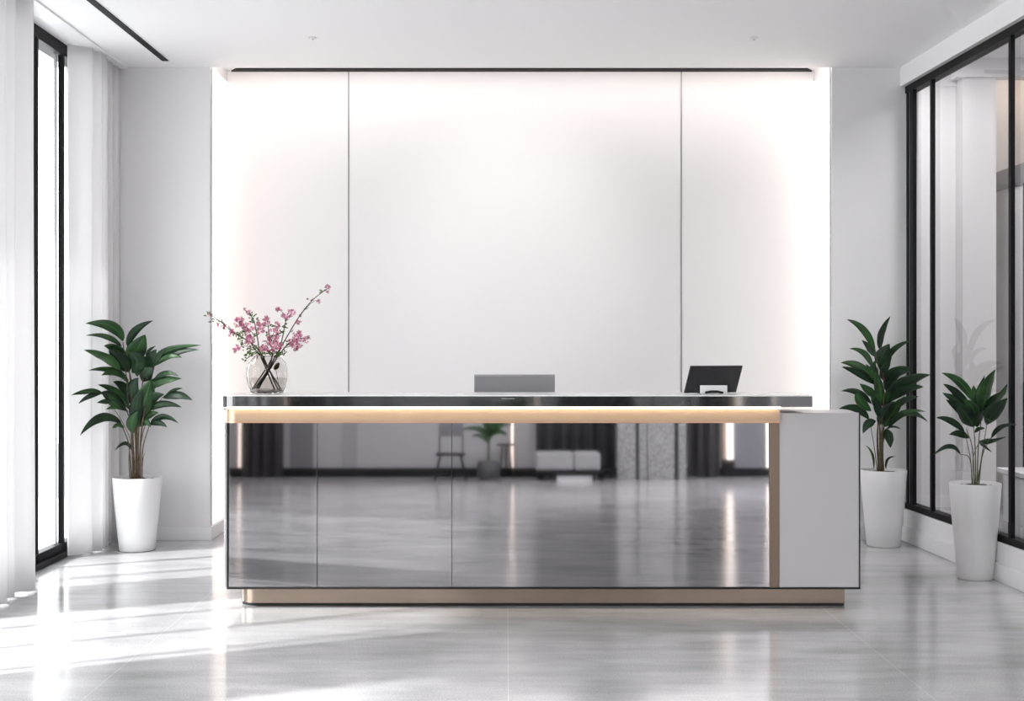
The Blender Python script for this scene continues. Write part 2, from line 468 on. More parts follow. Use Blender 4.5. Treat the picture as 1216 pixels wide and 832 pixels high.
t = thing('side_room_cove_light', 'warm light strip behind the side room beam beyond the glass', 'light', (4.4, 10.7, 3.5))
obj('diffuser', nb(cxb + .02, 6.3, 10.62, 10.66, 3.50, 3.56), M['led'], t)
# white glazed screen in the side room
Xs = 4.10
t = thing('sliding_door_screen', 'white sliding screen with a grey head rail in the room beyond the glass', 'door', (Xs, 10, 0))
obj('door_panel', nb(Xs, Xs + .05, 8.3, 11.05, 0, 2.60), M['wall'], t)
obj('head_rail', nb(Xs - .02, Xs + .06, 8.3, 11.05, 2.60, 2.76, bev=.004), M['greymetal'], t)
obj('stile', nb(Xs - .02, Xs, 10.20, 10.30, 0, 2.60, bev=.003), M['black'], t)
# side table in the side room
t = thing('console_table', 'white low console table beyond the glass behind the right-hand plant', 'table', (3.8, 8.9, 0))
obj('tabletop', nb(3.42, 4.05, 8.6, 9.1, .44, .47, bev=.004), M['base'], t)
obj('cabinet_body', nb(3.46, 4.03, 8.63, 9.08, .10, .42, bev=.004), M['base'], t)
for x in (3.5, 3.99):
    for y in (8.67, 9.04):
        obj('leg', nb(x - .015, x + .015, y - .015, y + .015, 0, .10), M['black'], t)
# unseen fill panels added to light the side room and the lobby
def fill_panel(x, y, z, sx, sy, lab, mat='lamp'):
    t = thing('ceiling_light', lab, 'light', (x, y, z))
    bm = bmesh.new(); box(bm, x - sx, x + sx, y - sy, y - sy + .02, z - .03, z); box(bm, x - sx, x + sx, y + sy - .02, y + sy, z - .03, z)
    box(bm, x - sx, x - sx + .02, y - sy + .02, y + sy - .02, z - .03, z); box(bm, x + sx - .02, x + sx, y - sy + .02, y + sy - .02, z - .03, z)
    obj('frame', bm, M['base'], t)
    obj('diffuser', nb(x - sx + .02, x + sx - .02, y - sy + .02, y + sy - .02, z - .02, z - .005), M[mat], t)
fill_panel(3.22, 9.75, 3.62, .22, .45, 'narrow white ceiling light of the side room near its pale back wall')  # added out of view to brighten the side room's back wall
fill_panel(3.7, 6.8, 3.62, .5, .6, 'square white ceiling light of the side room farther from the reception wall')  # added out of view, also lights the right pier through the glass

for x, q in ((-2.2, 'left'), (0.0, 'middle'), (2.2, 'right')):  # added behind the camera to light the surfaces facing it evenly
    fill_panel(x, -.55, CEIL, .75, .70, 'large square ceiling light over the rear of the lobby, %s of three' % q, 'lamp2')
# ---- curtains
def curtain(name, label, path, z0, z1, mat, wav=0.0, parent=None, group=None):
    pts = spline([(x, y, 0) for x, y in path], n=8 * (len(path) - 1))
    bm = bmesh.new(); nz = 14; grid = []
    for j in range(nz + 1):
        s = j / nz; row = []
        for i, p in enumerate(pts):
            k = 1 + .10 * math.sin(i * .37 + s * 2.2)
            dx = wav * math.sin(i * .21 + s * 3.1) * (1 - s)
            row.append(bm.verts.new((p.x + dx, p.y, z0 + (z1 - z0) * s)))
        grid.append(row)
    for j in range(nz):
        for i in range(len(pts) - 1):
            f = bm.faces.new((grid[j][i], grid[j][i + 1], grid[j + 1][i + 1], grid[j + 1][i])); f.smooth = True
    o = obj(name, bm, mat, parent, True)
    md = o.modifiers.new('thickness', 'SOLIDIFY'); md.thickness = .003
    if label: tag(o, label, 'curtain', group)
    return o
def zig(y0, y1, step, xc, amp, jit=.3, axis=0):
    out = []; y = y0; s = 1
    while y < y1:
        out.append((xc + s * amp * (1 + random.uniform(-jit, jit)), y)); s = -s; y += step * (1 + random.uniform(-jit, jit))
    return out
random.seed(11)
c1 = zig(6.25, 7.0, .085, -2.575, .050) + [(-2.565, 7.05)]
curtain('curtain', 'white sheer curtain gathered at the left edge of the photo, nearer than the mullions', c1, .012, CEIL - .0135, M['sheer'], .008, group='white sheer curtains at the tall window')
c2 = [(-2.716, 8.10), (-2.665, 8.165), (-2.600, 8.225), (-2.645, 8.275), (-2.575, 8.325), (-2.64, 8.37), (-2.575, 8.42), (-2.65, 8.47), (-2.60, 8.53), (-2.66, 8.58), (-2.60, 8.64), (-2.66, 8.70), (-2.60, 8.76), (-2.64, 8.80), (-2.61, 8.845)]
curtain('curtain', 'white sheer curtain hanging behind the potted plant by the window', c2, .012, CEIL - .0135, M['sheer'], .008, group='white sheer curtains at the tall window')
c3 = zig(4.15, 4.95, .07, -2.60, .048)  # unseen curtain, added to cast shade on the near left floor
curtain('curtain', 'white sheer curtain bunched outside the picture, nearest to the viewer', c3, .012, CEIL - .0135, M['sheer'], .008, group='white sheer curtains at the tall window')
t = thing('curtain_track', 'slim white curtain track on the ceiling above the window curtains', 'curtain track', (-2.62, 7, CEIL))
obj('rail', nb(-2.665, -2.555, 4.1, BACK - .01, CEIL - .012, CEIL, bev=.002), M['base'], t)

# ------------------------------------------------------------------ reception desk
DF = 6.5
d = thing('reception_desk', 'long reception desk with smoked mirror front, gold trim and black counter', 'reception desk', (.17, 6.7, 0))
PXm = F / DF
# plinth
bm = bmesh.new(); prism(bm, round_rect(W(283, 0, 6.6).x, W(1003, 0, 6.6).x, 6.6, 7.05, .09, ('fl', 'bl')), .014, .112)
autosmooth(obj('plinth', bm, M['gold2'], d))
bm = bmesh.new(); prism(bm, round_rect(W(283, 0, 6.6).x + .004, W(1003, 0, 6.6).x - .002, 6.602, 7.045, .09, ('fl', 'bl')), 0, .014)
autosmooth(obj('plinth_foot', bm, M['slot'], d))
XL, XS, XR = W(266, 0, DF).x, W(925, 0, DF).x, W(1021.5, 0, DF).x
ZB, ZT = .107, .979
# carcass
obj('carcass', nb(XL + .012, XS, DF + .045, 7.08, ZB + .004, 1.0), M['panel'], d)
obj('side_panel', nb(XL, XL + .014, DF + .004, 7.08, ZB + .002, .934, bev=.002), M['steel'], d, )
obj('bottom_edge', nb(XL + .014, XR, DF - .002, 7.06, ZB - .005, ZB + .004), M['slot'], d)
obj('panel_edge', nb(XL + .014, XL + .022, DF - .002, DF + .04, ZB + .004, .93), M['slot'], d)
# smoked mirror panels, tops leaning back by a few millimetres as hung
xs = [XL + .022, W(376.5, 0, DF).x, W(536.5, 0, DF).x, W(914, 0, DF).x]
TILT = math.radians(.90)
for i in range(3):
    a, b = xs[i] + .001, xs[i + 1] - .001
    bm = bmesh.new(); box(bm, a, b, 0, .012, 0, .822, bev=.0008, seg=1)
    for v in bm.verts:
        y, z = v.co.y, v.co.z
        v.co.y = DF + y + math.sin(TILT) * z; v.co.z = ZB + .006 + z * math.cos(TILT)
    obj('mirror_panel', bm, M['mirror'], d)
# gold right jamb and band
obj('gold_jamb', nb(W(914, 0, DF).x, XS, DF - .004, DF + .045, ZB + .004, .935, bev=.002), M['bronze'], d)
XB0 = W(264.5, 0, 6.47).x
bm = bmesh.new(); prism(bm, round_rect(XB0, XS - .001, 6.475, 7.06, .07, ('fl', 'bl')), .936, 1.0)
autosmooth(obj('gold_band', bm, M['gold'], d))
bm = bmesh.new(); prism(bm, round_rect(XB0 - .002, XS, 6.471, 7.062, .07, ('fl', 'bl')), .930, .936)
autosmooth(obj('gold_band_lip', bm, pbr('copper_lip', (.62, .38, .27), .3, 1.0), d))
obj('light_strip', nb(XB0 + .03, XS - .006, 6.437, 6.462, 1.003, 1.0118), M['deskled'], d)
# countertop
CX0, CX1 = W(258, 0, 6.42).x, W(965, 0, 6.42).x
bm = bmesh.new(); prism(bm, round_rect(CX0, CX1, 6.42, 6.84, .10, ('fl', 'bl'), 16), 1.012, 1.064, bev=.0015)
autosmooth(obj('countertop_edge', bm, M['counter'], d))
bm = bmesh.new(); prism(bm, round_rect(CX0 + .001, CX1 - .001, 6.421, 6.839, .10, ('fl', 'bl'), 16), 1.064, 1.070, bev=.001)
autosmooth(obj('countertop', bm, M['ctop'], d))
obj('counter_emblem', nb(W(595, 0, 6.42).x, W(611, 0, 6.42).x, 6.4185, 6.421, 1.0515, 1.0545), M['steel'], d)
bm = bmesh.new(); kx = W(266, 0, 6.45).x; lathe(bm, [(.002, .994), (.008, .996), (.012, 1.003), (.012, 1.013)], kx, 6.46, 16, close=True)
obj('support_stud', bm, M['steel'], d, True)
# white end cabinet
bm = bmesh.new(); box(bm, XS + .001, XR - .006, DF, 6.86, ZB + .004, ZT, bev=.0025)
obj('end_cabinet', bm, M['white'], d)
obj('cabinet_edge', nb(XR - .006, XR, DF - .001, 6.862, ZB + .004, ZT - .003), M['slot'], d)
# inner worktop
obj('worktop', nb(XL + .03, XS, 7.08, 7.62, .72, .75, bev=.003), M['desk_in'], d)
obj('inner_leg', nb(XL + .03, XL + .06, 7.081, 7.6, 0, .72), M['white'], d)
obj('inner_leg', nb(XS - .03, XS, 7.081, 7.6, 0, .72), M['white'], d)

# monitor standing on the inner worktop, only its top edge shows over the counter
Ym = 7.30
a, b = W(563, 0, Ym), W(659, 0, Ym); zt = W(0, 444.5, Ym).z
t = thing('monitor', 'grey flat monitor back just showing above the middle of the counter', 'monitor', ((a.x + b.x) / 2, Ym, .75))
bm = bmesh.new(); box(bm, a.x, b.x, Ym, Ym + .022, .86, zt, bev=.003); obj('casing', bm, M['greymetal'], t)
obj('top_trim', nb(a.x + .002, b.x - .002, Ym - .0015, Ym + .01, zt - .008, zt - .004), M['steel'], t)
obj('screen', nb(a.x + .008, b.x - .008, Ym + .0215, Ym + .0235, .87, zt - .01), M['screen'], t)
mx_ = (a.x + b.x) / 2
obj('stand', nb(mx_ - .03, mx_ + .03, Ym - .014, Ym - .001, .756, 1.0, bev=.003), M['steel'], t)
obj('base', nb(mx_ - .1, mx_ + .1, Ym - .08, Ym + .08, .75, .757, bev=.003), M['steel'], t)

# tablet on its stand at the right of the counter
Yt = 6.66
pc = W(844, 0, Yt)
t = thing('tablet', 'black tablet leaning on a silver stand on the counter', 'tablet', (pc.x, Yt, 1.07))
tau, psi = math.radians(24), math.radians(24)
U = Vector((math.sin(tau) * math.sin(psi), -math.sin(tau) * math.cos(psi), math.cos(tau)))
R = Vector((math.cos(psi), math.sin(psi), 0)); N = R.cross(U)
def frame_box(org, w0, w1, h0, h1, t0, t1, bev=.003):
    bm = nb(w0, w1, h0, h1, t0, t1, bev=bev)
    for v in bm.verts:
        p = v.co.copy(); v.co = org + R * p.x + U * p.y + N * p.z
    return bm
org = Vector((pc.x, Yt + .02, 1.0745))
Hh = (W(0, 434, Yt).z - 1.0745) / math.cos(tau)
wd = 66 / (F / Yt) / math.cos(psi) * 1.0
obj('casing', frame_box(org, -wd / 2, wd / 2, 0, Hh, -.005, .005, .002), M['screen'], t)
obj('screen', frame_box(org, -wd / 2 + .008, wd / 2 - .008, .008, Hh - .008, -.0062, -.0048, .0004), M['slot'], t)
# stand: silver plate behind, foot and small black hinge
st = Vector((W(847, 0, 6.57).x, 6.565, 1.0705))
bm = bmesh.new(); box(bm, st.x - .068, st.x + .068, 6.556, 6.562, 1.072, 1.072 + .042, bev=.0015)
obj('stand_plate', bm, M['base'], t)
obj('stand_foot', nb(st.x - .070, st.x + .072, 6.50, 6.66, 1.0702, 1.0742, bev=.0015), M['steel'], t)
bm = bmesh.new(); tube(bm, [(st.x - .045, 6.545, 1.078), (st.x - .015, 6.54, 1.084), (st.x + .015, 6.54, 1.084), (st.x + .045, 6.545, 1.077)], .006, 10)
obj('hinge', bm, M['slot'], t, True)

# ------------------------------------------------------------------ vase and branches
Yv = 6.62; vc = W(317, 0, Yv); vx = vc.x; zb = 1.0705
t = thing('glass_vase', 'round smoky glass vase half full of water on the left of the counter', 'vase', (vx, Yv, zb))
bm = bmesh.new()
H = .190
outp = [(.062, 0), (.080, .006), (.092, .03), (.100, .06), (.1035, .095), (.102, .125), (.094, .155), (.078, .178), (.064, .188), (.060, .192)]
inn = [(.057, .190), (.060, .184), (.074, .174), (.090, .152), (.098, .125), (.0995, .095), (.096, .062), (.088, .034), (.076, .014), (.050, .010)]
rings = lathe(bm, [(.001, 0)] + outp + inn + [(.001, .010)], 0, 0, 60, facet=.012)
for v in bm.verts: v.co += Vector((vx, Yv, zb))
obj('glass_body', bm, M['vase'], t, True)
bm = bmesh.new(); lathe(bm, [(.001, .0125), (.050, .0125), (.074, .017), (.086, .036), (.094, .063), (.0965, .080), (.001, .080)], 0, 0, 48)
for v in bm.verts: v.co += Vector((vx, Yv, zb))
obj('water', bm, M['water'], t, True)

def cv(p, Y):  # crop coordinates of the bouquet close-up
    return W(230 + p[0] / 5.2, 330 + p[1] / 5.2, Y)

def blossom(bm, c, r, axis=None):
    ax = axis or Vector((random.uniform(-1, 1), -abs(random.uniform(.2, 1)), random.uniform(-.5, 1))).normalized()
    u = ax.cross(Vector((.3, .2, 1))).normalized(); v = ax.cross(u)
    ph = random.uniform(0, 6.28); mi = random.choice((0, 0, 1, 2))
    cen = bm.verts.new(c)
    for k in range(5):
        a = ph + k * 2 * math.pi / 5
        def pt(ang, rr, h): return bm.verts.new(c + rr * (math.cos(ang) * u + math.sin(ang) * v) + ax * h)
        p1 = pt(a - .45, r * .62, r * .25); p2 = pt(a - .22, r, r * .42); p3 = pt(a + .22, r, r * .42); p4 = pt(a + .45, r * .62, r * .25)
        for f in (bm.faces.new((cen, p1, p2, p3)), bm.faces.new((cen, p3, p4))):
            f.material_index = mi; f.smooth = True
    # stamens
    s = c + ax * r * .45; q = [bm.verts.new(s + r * .16 * (math.cos(g) * u + math.sin(g) * v)) for g in (0, 2.1, 4.2)]
    f = bm.faces.new(q); f.material_index = 3

def small_leaf(bm, c, dirv, L, wd_, mi=0):
    dirv = dirv.normalized(); s = dirv.cross(Vector((0, 1, 0)))
    if s.length < .1: s = Vector((1, 0, 0))
    s = (s.normalized() + Vector((0, random.uniform(-.5, .5), 0))).normalized()
    pr = []
    for tt, ww in ((0, 0), (.3, .8), (.6, 1), (.85, .5), (1, 0)):
        p = c + dirv * L * tt + Vector((0, 0, -L * .15 * tt * tt))
        pr.append((bm.verts.new(p - s * wd_ * ww / 2), bm.verts.new(p + Vector((0, 0, -.0015))), bm.verts.new(p + s * wd_ * ww / 2)) if ww else (bm.verts.new(p),))
    for a, b in zip(pr, pr[1:]):
        if len(a) == 1:
            for f in (bm.faces.new((a[0], b[1], b[0])), bm.faces.new((a[0], b[2], b[1]))): f.material_index = mi
        elif len(b) == 1:
            for f in (bm.faces.new((a[0], a[1], b[0])), bm.faces.new((a[1], a[2], b[0]))): f.material_index = mi
        else:
            for f in (bm.faces.new((a[0], a[1], b[1], b[0])), bm.faces.new((a[1], a[2], b[2], b[1]))): f.material_index = mi

random.seed(21)
# path (crop px), in-vase foot (crop px), clusters (x, y, radius px, count), leaves (x, y, count), side twigs
BR = [
 ('branch of sparse pink buds reaching highest, to the right of the vase', [(385, 690), (500, 492), (560, 390), (650, 240), (735, 135), (830, 62)], .00,
   [(826, 58, 17, 7), (768, 145, 12, 4), (645, 272, 14, 5), (822, 84, 8, 2)],
   [(790, 85, 3), (712, 140, 2), (655, 235, 2), (565, 305, 2), (600, 340, 1)],
   [[(640, 255), (690, 190), (745, 140), (768, 145)], [(690, 195), (712, 182)]]),
 ('branch with peach and green buds arching lowest out to the left of the vase', [(520, 690), (425, 480), (350, 398), (250, 340), (160, 265), (95, 222)], -.03,
   [(180, 298, 18, 7), (232, 338, 22, 9), (150, 292, 8, 2), (95, 222, 8, 2)],
   [(95, 225, 4), (128, 265, 4), (170, 280, 4), (250, 355, 4), (295, 350, 5), (290, 380, 5), (340, 400, 4)],
   [[(250, 342), (205, 290), (120, 240)], [(160, 265), (110, 270)]]),
 ('branch tipped with dark buds above a full pink cluster left of centre', [(540, 690), (420, 485), (395, 380), (370, 260), (312, 193)], .02,
   [(280, 270, 32, 22), (330, 310, 36, 20), (405, 300, 32, 18), (343, 215, 16, 6), (312, 193, 7, 2), (415, 325, 20, 8), (300, 300, 18, 8)],
   [(365, 245, 6), (375, 270, 6), (350, 225, 3), (380, 360, 6), (330, 330, 4)],
   [[(390, 360), (330, 310), (280, 270)], [(385, 330), (405, 300)]]),
 ('short branch with rosy blossoms hanging low on the left over the vase rim', [(500, 690), (420, 500), (370, 430), (345, 385)], -.05,
   [(345, 385, 30, 18), (272, 430, 20, 9), (255, 445, 14, 5), (340, 360, 20, 8)],
   [(360, 460, 9), (400, 465, 8), (330, 440, 6), (320, 500, 4), (380, 420, 6), (300, 410, 4), (310, 350, 4), (345, 475, 8)],
   [[(372, 430), (320, 420), (272, 430)], [(410, 490), (350, 480), (315, 510)]]),
 ('upright branch of pale and dark pink blossom in the middle of the vase', [(400, 690), (485, 490), (470, 400), (465, 330), (450, 245)], .03,
   [(450, 262, 26, 13), (490, 350, 40, 26), (515, 290, 18, 8), (480, 380, 26, 12), (450, 240, 12, 4)],
   [(465, 300, 5), (455, 350, 4), (540, 350, 4), (470, 395, 4)],
   [[(470, 380), (500, 330), (515, 290)]]),
 ('short branch with full pink blossom and yellow centres at the vase mouth', [(360, 690), (480, 500), (465, 450), (450, 415)], -.06,
   [(450, 420, 36, 20), (515, 415, 34, 20), (495, 440, 20, 8), (430, 435, 18, 8)],
   [(440, 468, 9), (480, 475, 6), (520, 470, 6), (410, 475, 6), (470, 460, 4)],
   [[(478, 490), (500, 440), (520, 410)]]),
 ('thin branch with small pink sprays standing right of centre', [(395, 690), (515, 485), (545, 380), (570, 260), (590, 235)], .05,
   [(525, 193, 18, 8), (605, 215, 22, 12), (575, 240, 20, 9), (555, 230, 12, 5)],
   [(565, 300, 4), (565, 262, 3), (545, 335, 3)],
   [[(570, 262), (550, 215), (522, 190)]]),
 ('branch with a large rosy cluster leaning right over the counter', [(370, 690), (520, 485), (580, 410), (640, 375), (700, 372)], -.02,
   [(640, 365, 32, 20), (625, 418, 30, 16), (690, 385, 20, 8), (655, 345, 18, 9), (605, 395, 22, 10), (708, 372, 9, 3), (655, 425, 18, 7)],
   [(560, 465, 4), (570, 405, 4), (545, 470, 4)],
   [[(560, 430), (610, 420), (650, 425)], [(515, 490), (545, 470), (565, 463)]]),
]
GRP = 'blossom branches in the glass vase'
for lab, path, dy, clus, lvs, twigs in BR:
    def py(x, y):
        if y > 485: return Yv + dy * .5
        return Yv + dy * 2.2 * min(1, (485 - y) / 250 + abs(x - 450) / 500)
    root = cv(path[0], Yv)
    t = thing('blossom_branch', lab, 'flower branch', (root.x, Yv, zb + .02), GRP)
    pts = spline([cv(p, py(*p)) for p in path], 28)
    # keep the foot inside the vase
    for p in pts: 
        if p.z < zb + .019: p.z = zb + .019
    n = len(pts)
    bm = bmesh.new(); tube(bm, pts, [.0034 * (1 - .62 * i / (n - 1)) + .0004 for i in range(n)], 7)
    for tw in twigs:
        q = spline([cv(p, py(*p)) for p in tw], 8)
        tube(bm, q, [0.0020 * (1 - .5 * i / (len(q) - 1)) for i in range(len(q))], 5)
    # small knots
    for i in range(8, n - 2, 3):
        p = pts[i]; tube(bm, [p, p + Vector((random.uniform(-.01, .01), random.uniform(-.006, .006), random.uniform(.004, .012)))], [.0012, .0005], 5)
    obj('twig', bm, M['twig'], t, True)
    bm = bmesh.new()
    for cx_, cy_, cr, cn in clus:
        for _ in range(int(cn * 1.9)):
            a = random.uniform(0, 6.28); rr = cr * math.sqrt(random.random())
            c = cv((cx_ + rr * math.cos(a), cy_ + rr * math.sin(a)), py(cx_, cy_) + random.uniform(-1, 1) * cr / 5.2 / 234 * .9)
            blossom(bm, c, random.uniform(.0055, .0095))
    obj('blossoms', bm, [M['petal'], M['petal2'], M['petal3'], M['yellow']], t)
    bm = bmesh.new()
    for lx, ly, ln in lvs:
        for _ in range(int(ln * 1.6)):
            c = cv((lx + random.uniform(-1, 1) * min(18, 3 + 3 * ln), ly + random.uniform(-1, .8) * min(14, 3 + 2.5 * ln)), py(lx, ly) + random.uniform(-.01, .01))
            small_leaf(bm, c, Vector((random.uniform(-1, 1), random.uniform(-.6, .6), random.uniform(-.3, 1))), random.uniform(.012, .024), random.uniform(.005, .009), random.choice((0, 0, 1)))
    obj('leaves', bm, [M['leaf_c'], M['leaf_b']], t)
# seed head in the vase
t = thing('dried_seed_head', 'brown dried seed head on a thin stalk inside the glass vase', 'dried flower', (vx + .03, Yv, zb + .02), None)
bm = bmesh.new(); tube(bm, spline([cv((530, 690), Yv), cv((512, 590), Yv - .01), cv((505, 560), Yv - .01)], 8), .0012, 6); 
for v in bm.verts: v.co.z = max(v.co.z, zb + .016)
obj('stalk', bm, M['cane'], t, True)
bm = bmesh.new(); tube(bm, [cv((498, 565), Yv - .01), cv((508, 552), Yv - .01), cv((518, 535), Yv - .01), cv((526, 522), Yv - .01)], [.004, .012, .011, .004], 12)
obj('seed_head', bm, pbr('dried_brown', (.42, .28, .18), .9, noise=.4, nscale=120, bump=.6), t, True)

# ------------------------------------------------------------------ potted plants
def leaf(bm, P0, P1, P2, wid, uvl, mi=0, fold=.22, tilt=0.0, n=14):
    """P0 base, P1 mid, P2 tip in the world; wid metres"""
    Q = 2 * P1 - .5 * (P0 + P2)
    rows = []
    for i in range(n + 1):
        s = i / n
        p = (1 - s) ** 2 * P0 + 2 * s * (1 - s) * Q + s * s * P2
        tan = (2 * (1 - s) * (Q - P0) + 2 * s * (P2 - Q)).normalized()
        side = tan.cross(Vector((0, 1, 0)))
        if side.length < .05: side = Vector((1, 0, 0))
        side.normalize(); nrm = side.cross(tan).normalized()
        sd = (side * math.cos(tilt) + nrm * math.sin(tilt)).normalized(); nn = sd.cross(tan).normalized()
        g = s / .999
        prof = (math.sin(math.pi * min(1, g) ** .78) ** .85) if 0 < s < 1 else 0
        prof = max(prof, .06 if s < .5 else 0.0)
        w = wid * prof / 2
        wob = .06 * w * math.sin(s * 17)
        row = []
        for k, u in enumerate((-1, -.55, 0, .55, 1)):
            h = fold * w * (abs(u) ** 1.3) + (wob if abs(u) == 1 else 0)
            row.append((bm.verts.new(p + sd * w * u + nn * h), (u * .5 + .5, s)))
        rows.append(row)
    for a, b in zip(rows, rows[1:]):
        for k in range(4):
            f = bm.faces.new((a[k][0], a[k + 1][0], b[k + 1][0], b[k][0])); f.smooth = True; f.material_index = mi
            for lp, q in zip(f.loops, (a[k], a[k + 1], b[k + 1], b[k])): lp[uvl].uv = q[1]

def plant(label, px0, Y0, ztop, rt, rb, off, sc, leaves, stems, Yrule, mats, seed=1, spread=.10, potname='pot'):
    random.seed(seed)
    x0 = (px0 - VX) * Y0 / F
    t = thing('potted_plant', label, 'potted plant', (x0, Y0, 0), 'tall green plants in white tapered pots')
    bm = bmesh.new()
    k = ztop
    lathe(bm, [(.001, 0), (rb - .006, 0), (rb, .006), (rb + (rt - rb) * .35, k * .35), (rb + (rt - rb) * .7, k * .68), (rt, k - .004), (rt - .002, k), (rt - .010, k), (rt - .013, k - .004), (rt - .018, k - .05), (.001, k - .05)], x0, Y0, 64)
    obj('pot', bm, M['pot'], t, True)
    autosmooth(t.children[0], 50)
    bm = bmesh.new()
    rings = lathe(bm, [(.0005, k - .018)] + [(rt * q - .018, k - .02) for q in (.3, .55, .8, 1.0)] + [(rt - .0175, k - .049)], x0, Y0, 40)
    for v in bm.verts: v.co.z += random.uniform(-.004, .004)
    obj('soil', bm, M['soil'], t, True)
    def P(c, depth):
        px, py = off[0] + c[0] / sc, off[1] + c[1] / sc
        return W(px, py, Yrule(px) + depth)
    bm = bmesh.new()
    for pth, r in stems:
        dd = random.uniform(-.04, .04)
        pts = [P(c, dd * (1 if i else 1)) for i, c in enumerate(pth)]
        if pth[0][1] > .85 * max(s[0][0][1] for s in stems): pts[0] = Vector((pts[0].x, Y0 + dd, k - .03))
        q = spline(pts, 14)
        tube(bm, q, [.42 * r / sc * Y0 / F * (1.2 - .6 * i / (len(q) - 1)) for i in range(len(q))], 8, mat=0 if r > 7 else 1)
    obj('stems', bm, [M['cane'], M['stem']], t, True)
    bm = bmesh.new(); uvl = bm.loops.layers.uv.new('UVMap')
    for i, L in enumerate(leaves):
        b, m, tp, w = L[:4]
        dd = L[4] if len(L) > 4 else random.uniform(-spread, spread)
        tilt = random.uniform(-.55, .55)
        Pb, Pm, Pt = P(b, dd * .2), P(m, dd * .7), P(tp, dd)
        wm = w / sc * Y0 / F / math.cos(tilt) * 1.08
        leaf(bm, Pb, Pm, Pt, wm, uvl, mi=L[5] if len(L) > 5 else random.choice((0, 0, 1)), tilt=tilt, fold=random.uniform(.1, .4))
    o = obj('foliage', bm, [M[a] for a in mats], t, False)
    md = o.modifiers.new('thickness', 'SOLIDIFY'); md.thickness = .0010
    return t

LP = [((275,145),(215,72),(88,58),50),((298,175),(335,95),(425,43),36),((268,170),(190,122),(90,118),22),((305,255),(345,185),(385,112),78,-.05,1),
 ((292,232),(240,185),(180,168),44),((265,300),(190,232),(82,188),50,-.05,1),((305,298),(262,245),(205,182),74,-.08,0),((318,300),(345,245),(300,196),82,-.10,0),
 ((385,285),(408,235),(440,185),58),((420,278),(490,195),(662,165),34,.0,1),((430,268),(520,205),(652,188),34),((440,248),(505,216),(566,228),26,-.03,1),((428,262),(450,218),(487,178),26),
 ((385,215),(405,188),(437,170),15),((302,355),(228,292),(103,289),32),((275,330),(225,300),(168,315),30),((372,345),(392,305),(426,275),62,-.06,0),((345,320),(335,260),(300,230),40),
 ((398,375),(455,342),(566,330),46,-.02,1),((425,340),(485,303),(552,320),24),((350,540),(385,430),(412,335),84,-.09,1),((335,470),(318,390),(352,325),74,-.06,0),((345,580),(340,470),(372,380),60,-.1,0),
 ((302,480),(240,398),(150,360),38),((292,490),(222,425),(168,398),46,-.05,0),((175,408),(110,393),(18,412),26,-.02,1),((172,402),(108,418),(54,455),22),((275,480),(220,440),(200,400),40),
 ((292,492),(220,448),(145,450),34,-.02,0),((300,494),(245,472),(190,482),24),((375,505),(408,435),(480,408),54,-.05,0),((470,425),(545,410),(617,438),36,.0,0),((488,412),(528,387),(570,378),15),
 ((388,492),(470,455),(566,473),32,.0,0),((268,555),(165,525),(62,612),42,.0,0),((262,556),(208,520),(148,526),26),((278,578),(250,562),(222,575),24,-.03,1),((380,540),(408,508),(452,498),30),
 ((408,562),(472,520),(549,551),28,.0,0),((405,558),(448,548),(493,570),28),((328,600),(318,545),(348,490),56,-.08,1),((348,570),(380,542),(412,570),36,-.05,1),((322,690),(285,650),(234,686),18),
 ((300,420),(275,370),(225,345),40),((380,420),(400,390),(440,370),40)]
LS = [([(318,812),(308,700),(300,640),(265,550)],8),([(332,812),(325,660),(318,560),(285,470)],10),([(345,812),(345,640),(330,420),(305,290)],12),([(356,812),(362,640),(380,500),(430,265)],10),
 ([(368,812),(372,680),(405,560)],8),([(325,812),(318,640),(300,420),(275,150)],8),([(350,812),(350,640),(365,400),(385,280)],9),([(340,812),(335,600),(315,400),(295,170)],8),
 ([(362,812),(355,720),(385,560),(470,420)],6),([(318,690),(300,600),(225,470),(172,405)],4),([(330,700),(350,560),(420,420),(475,410)],4),([(310,812),(304,740),(306,690)],6),([(366,812),(372,740),(380,700)],5)]
plant('tall plant in a white pot beside the window curtain', 163, 8.42, W(0, 566, 8.42).z, .157, .114, (80, 370), 4.16, LP, LS,
      lambda px: 8.42 - .44 * max(0, min(1, (150 - px) / 66)) - .08 * max(0, min(1, (px - 180) / 60)), ['leaf_a', 'leaf_b'], 3, .06)

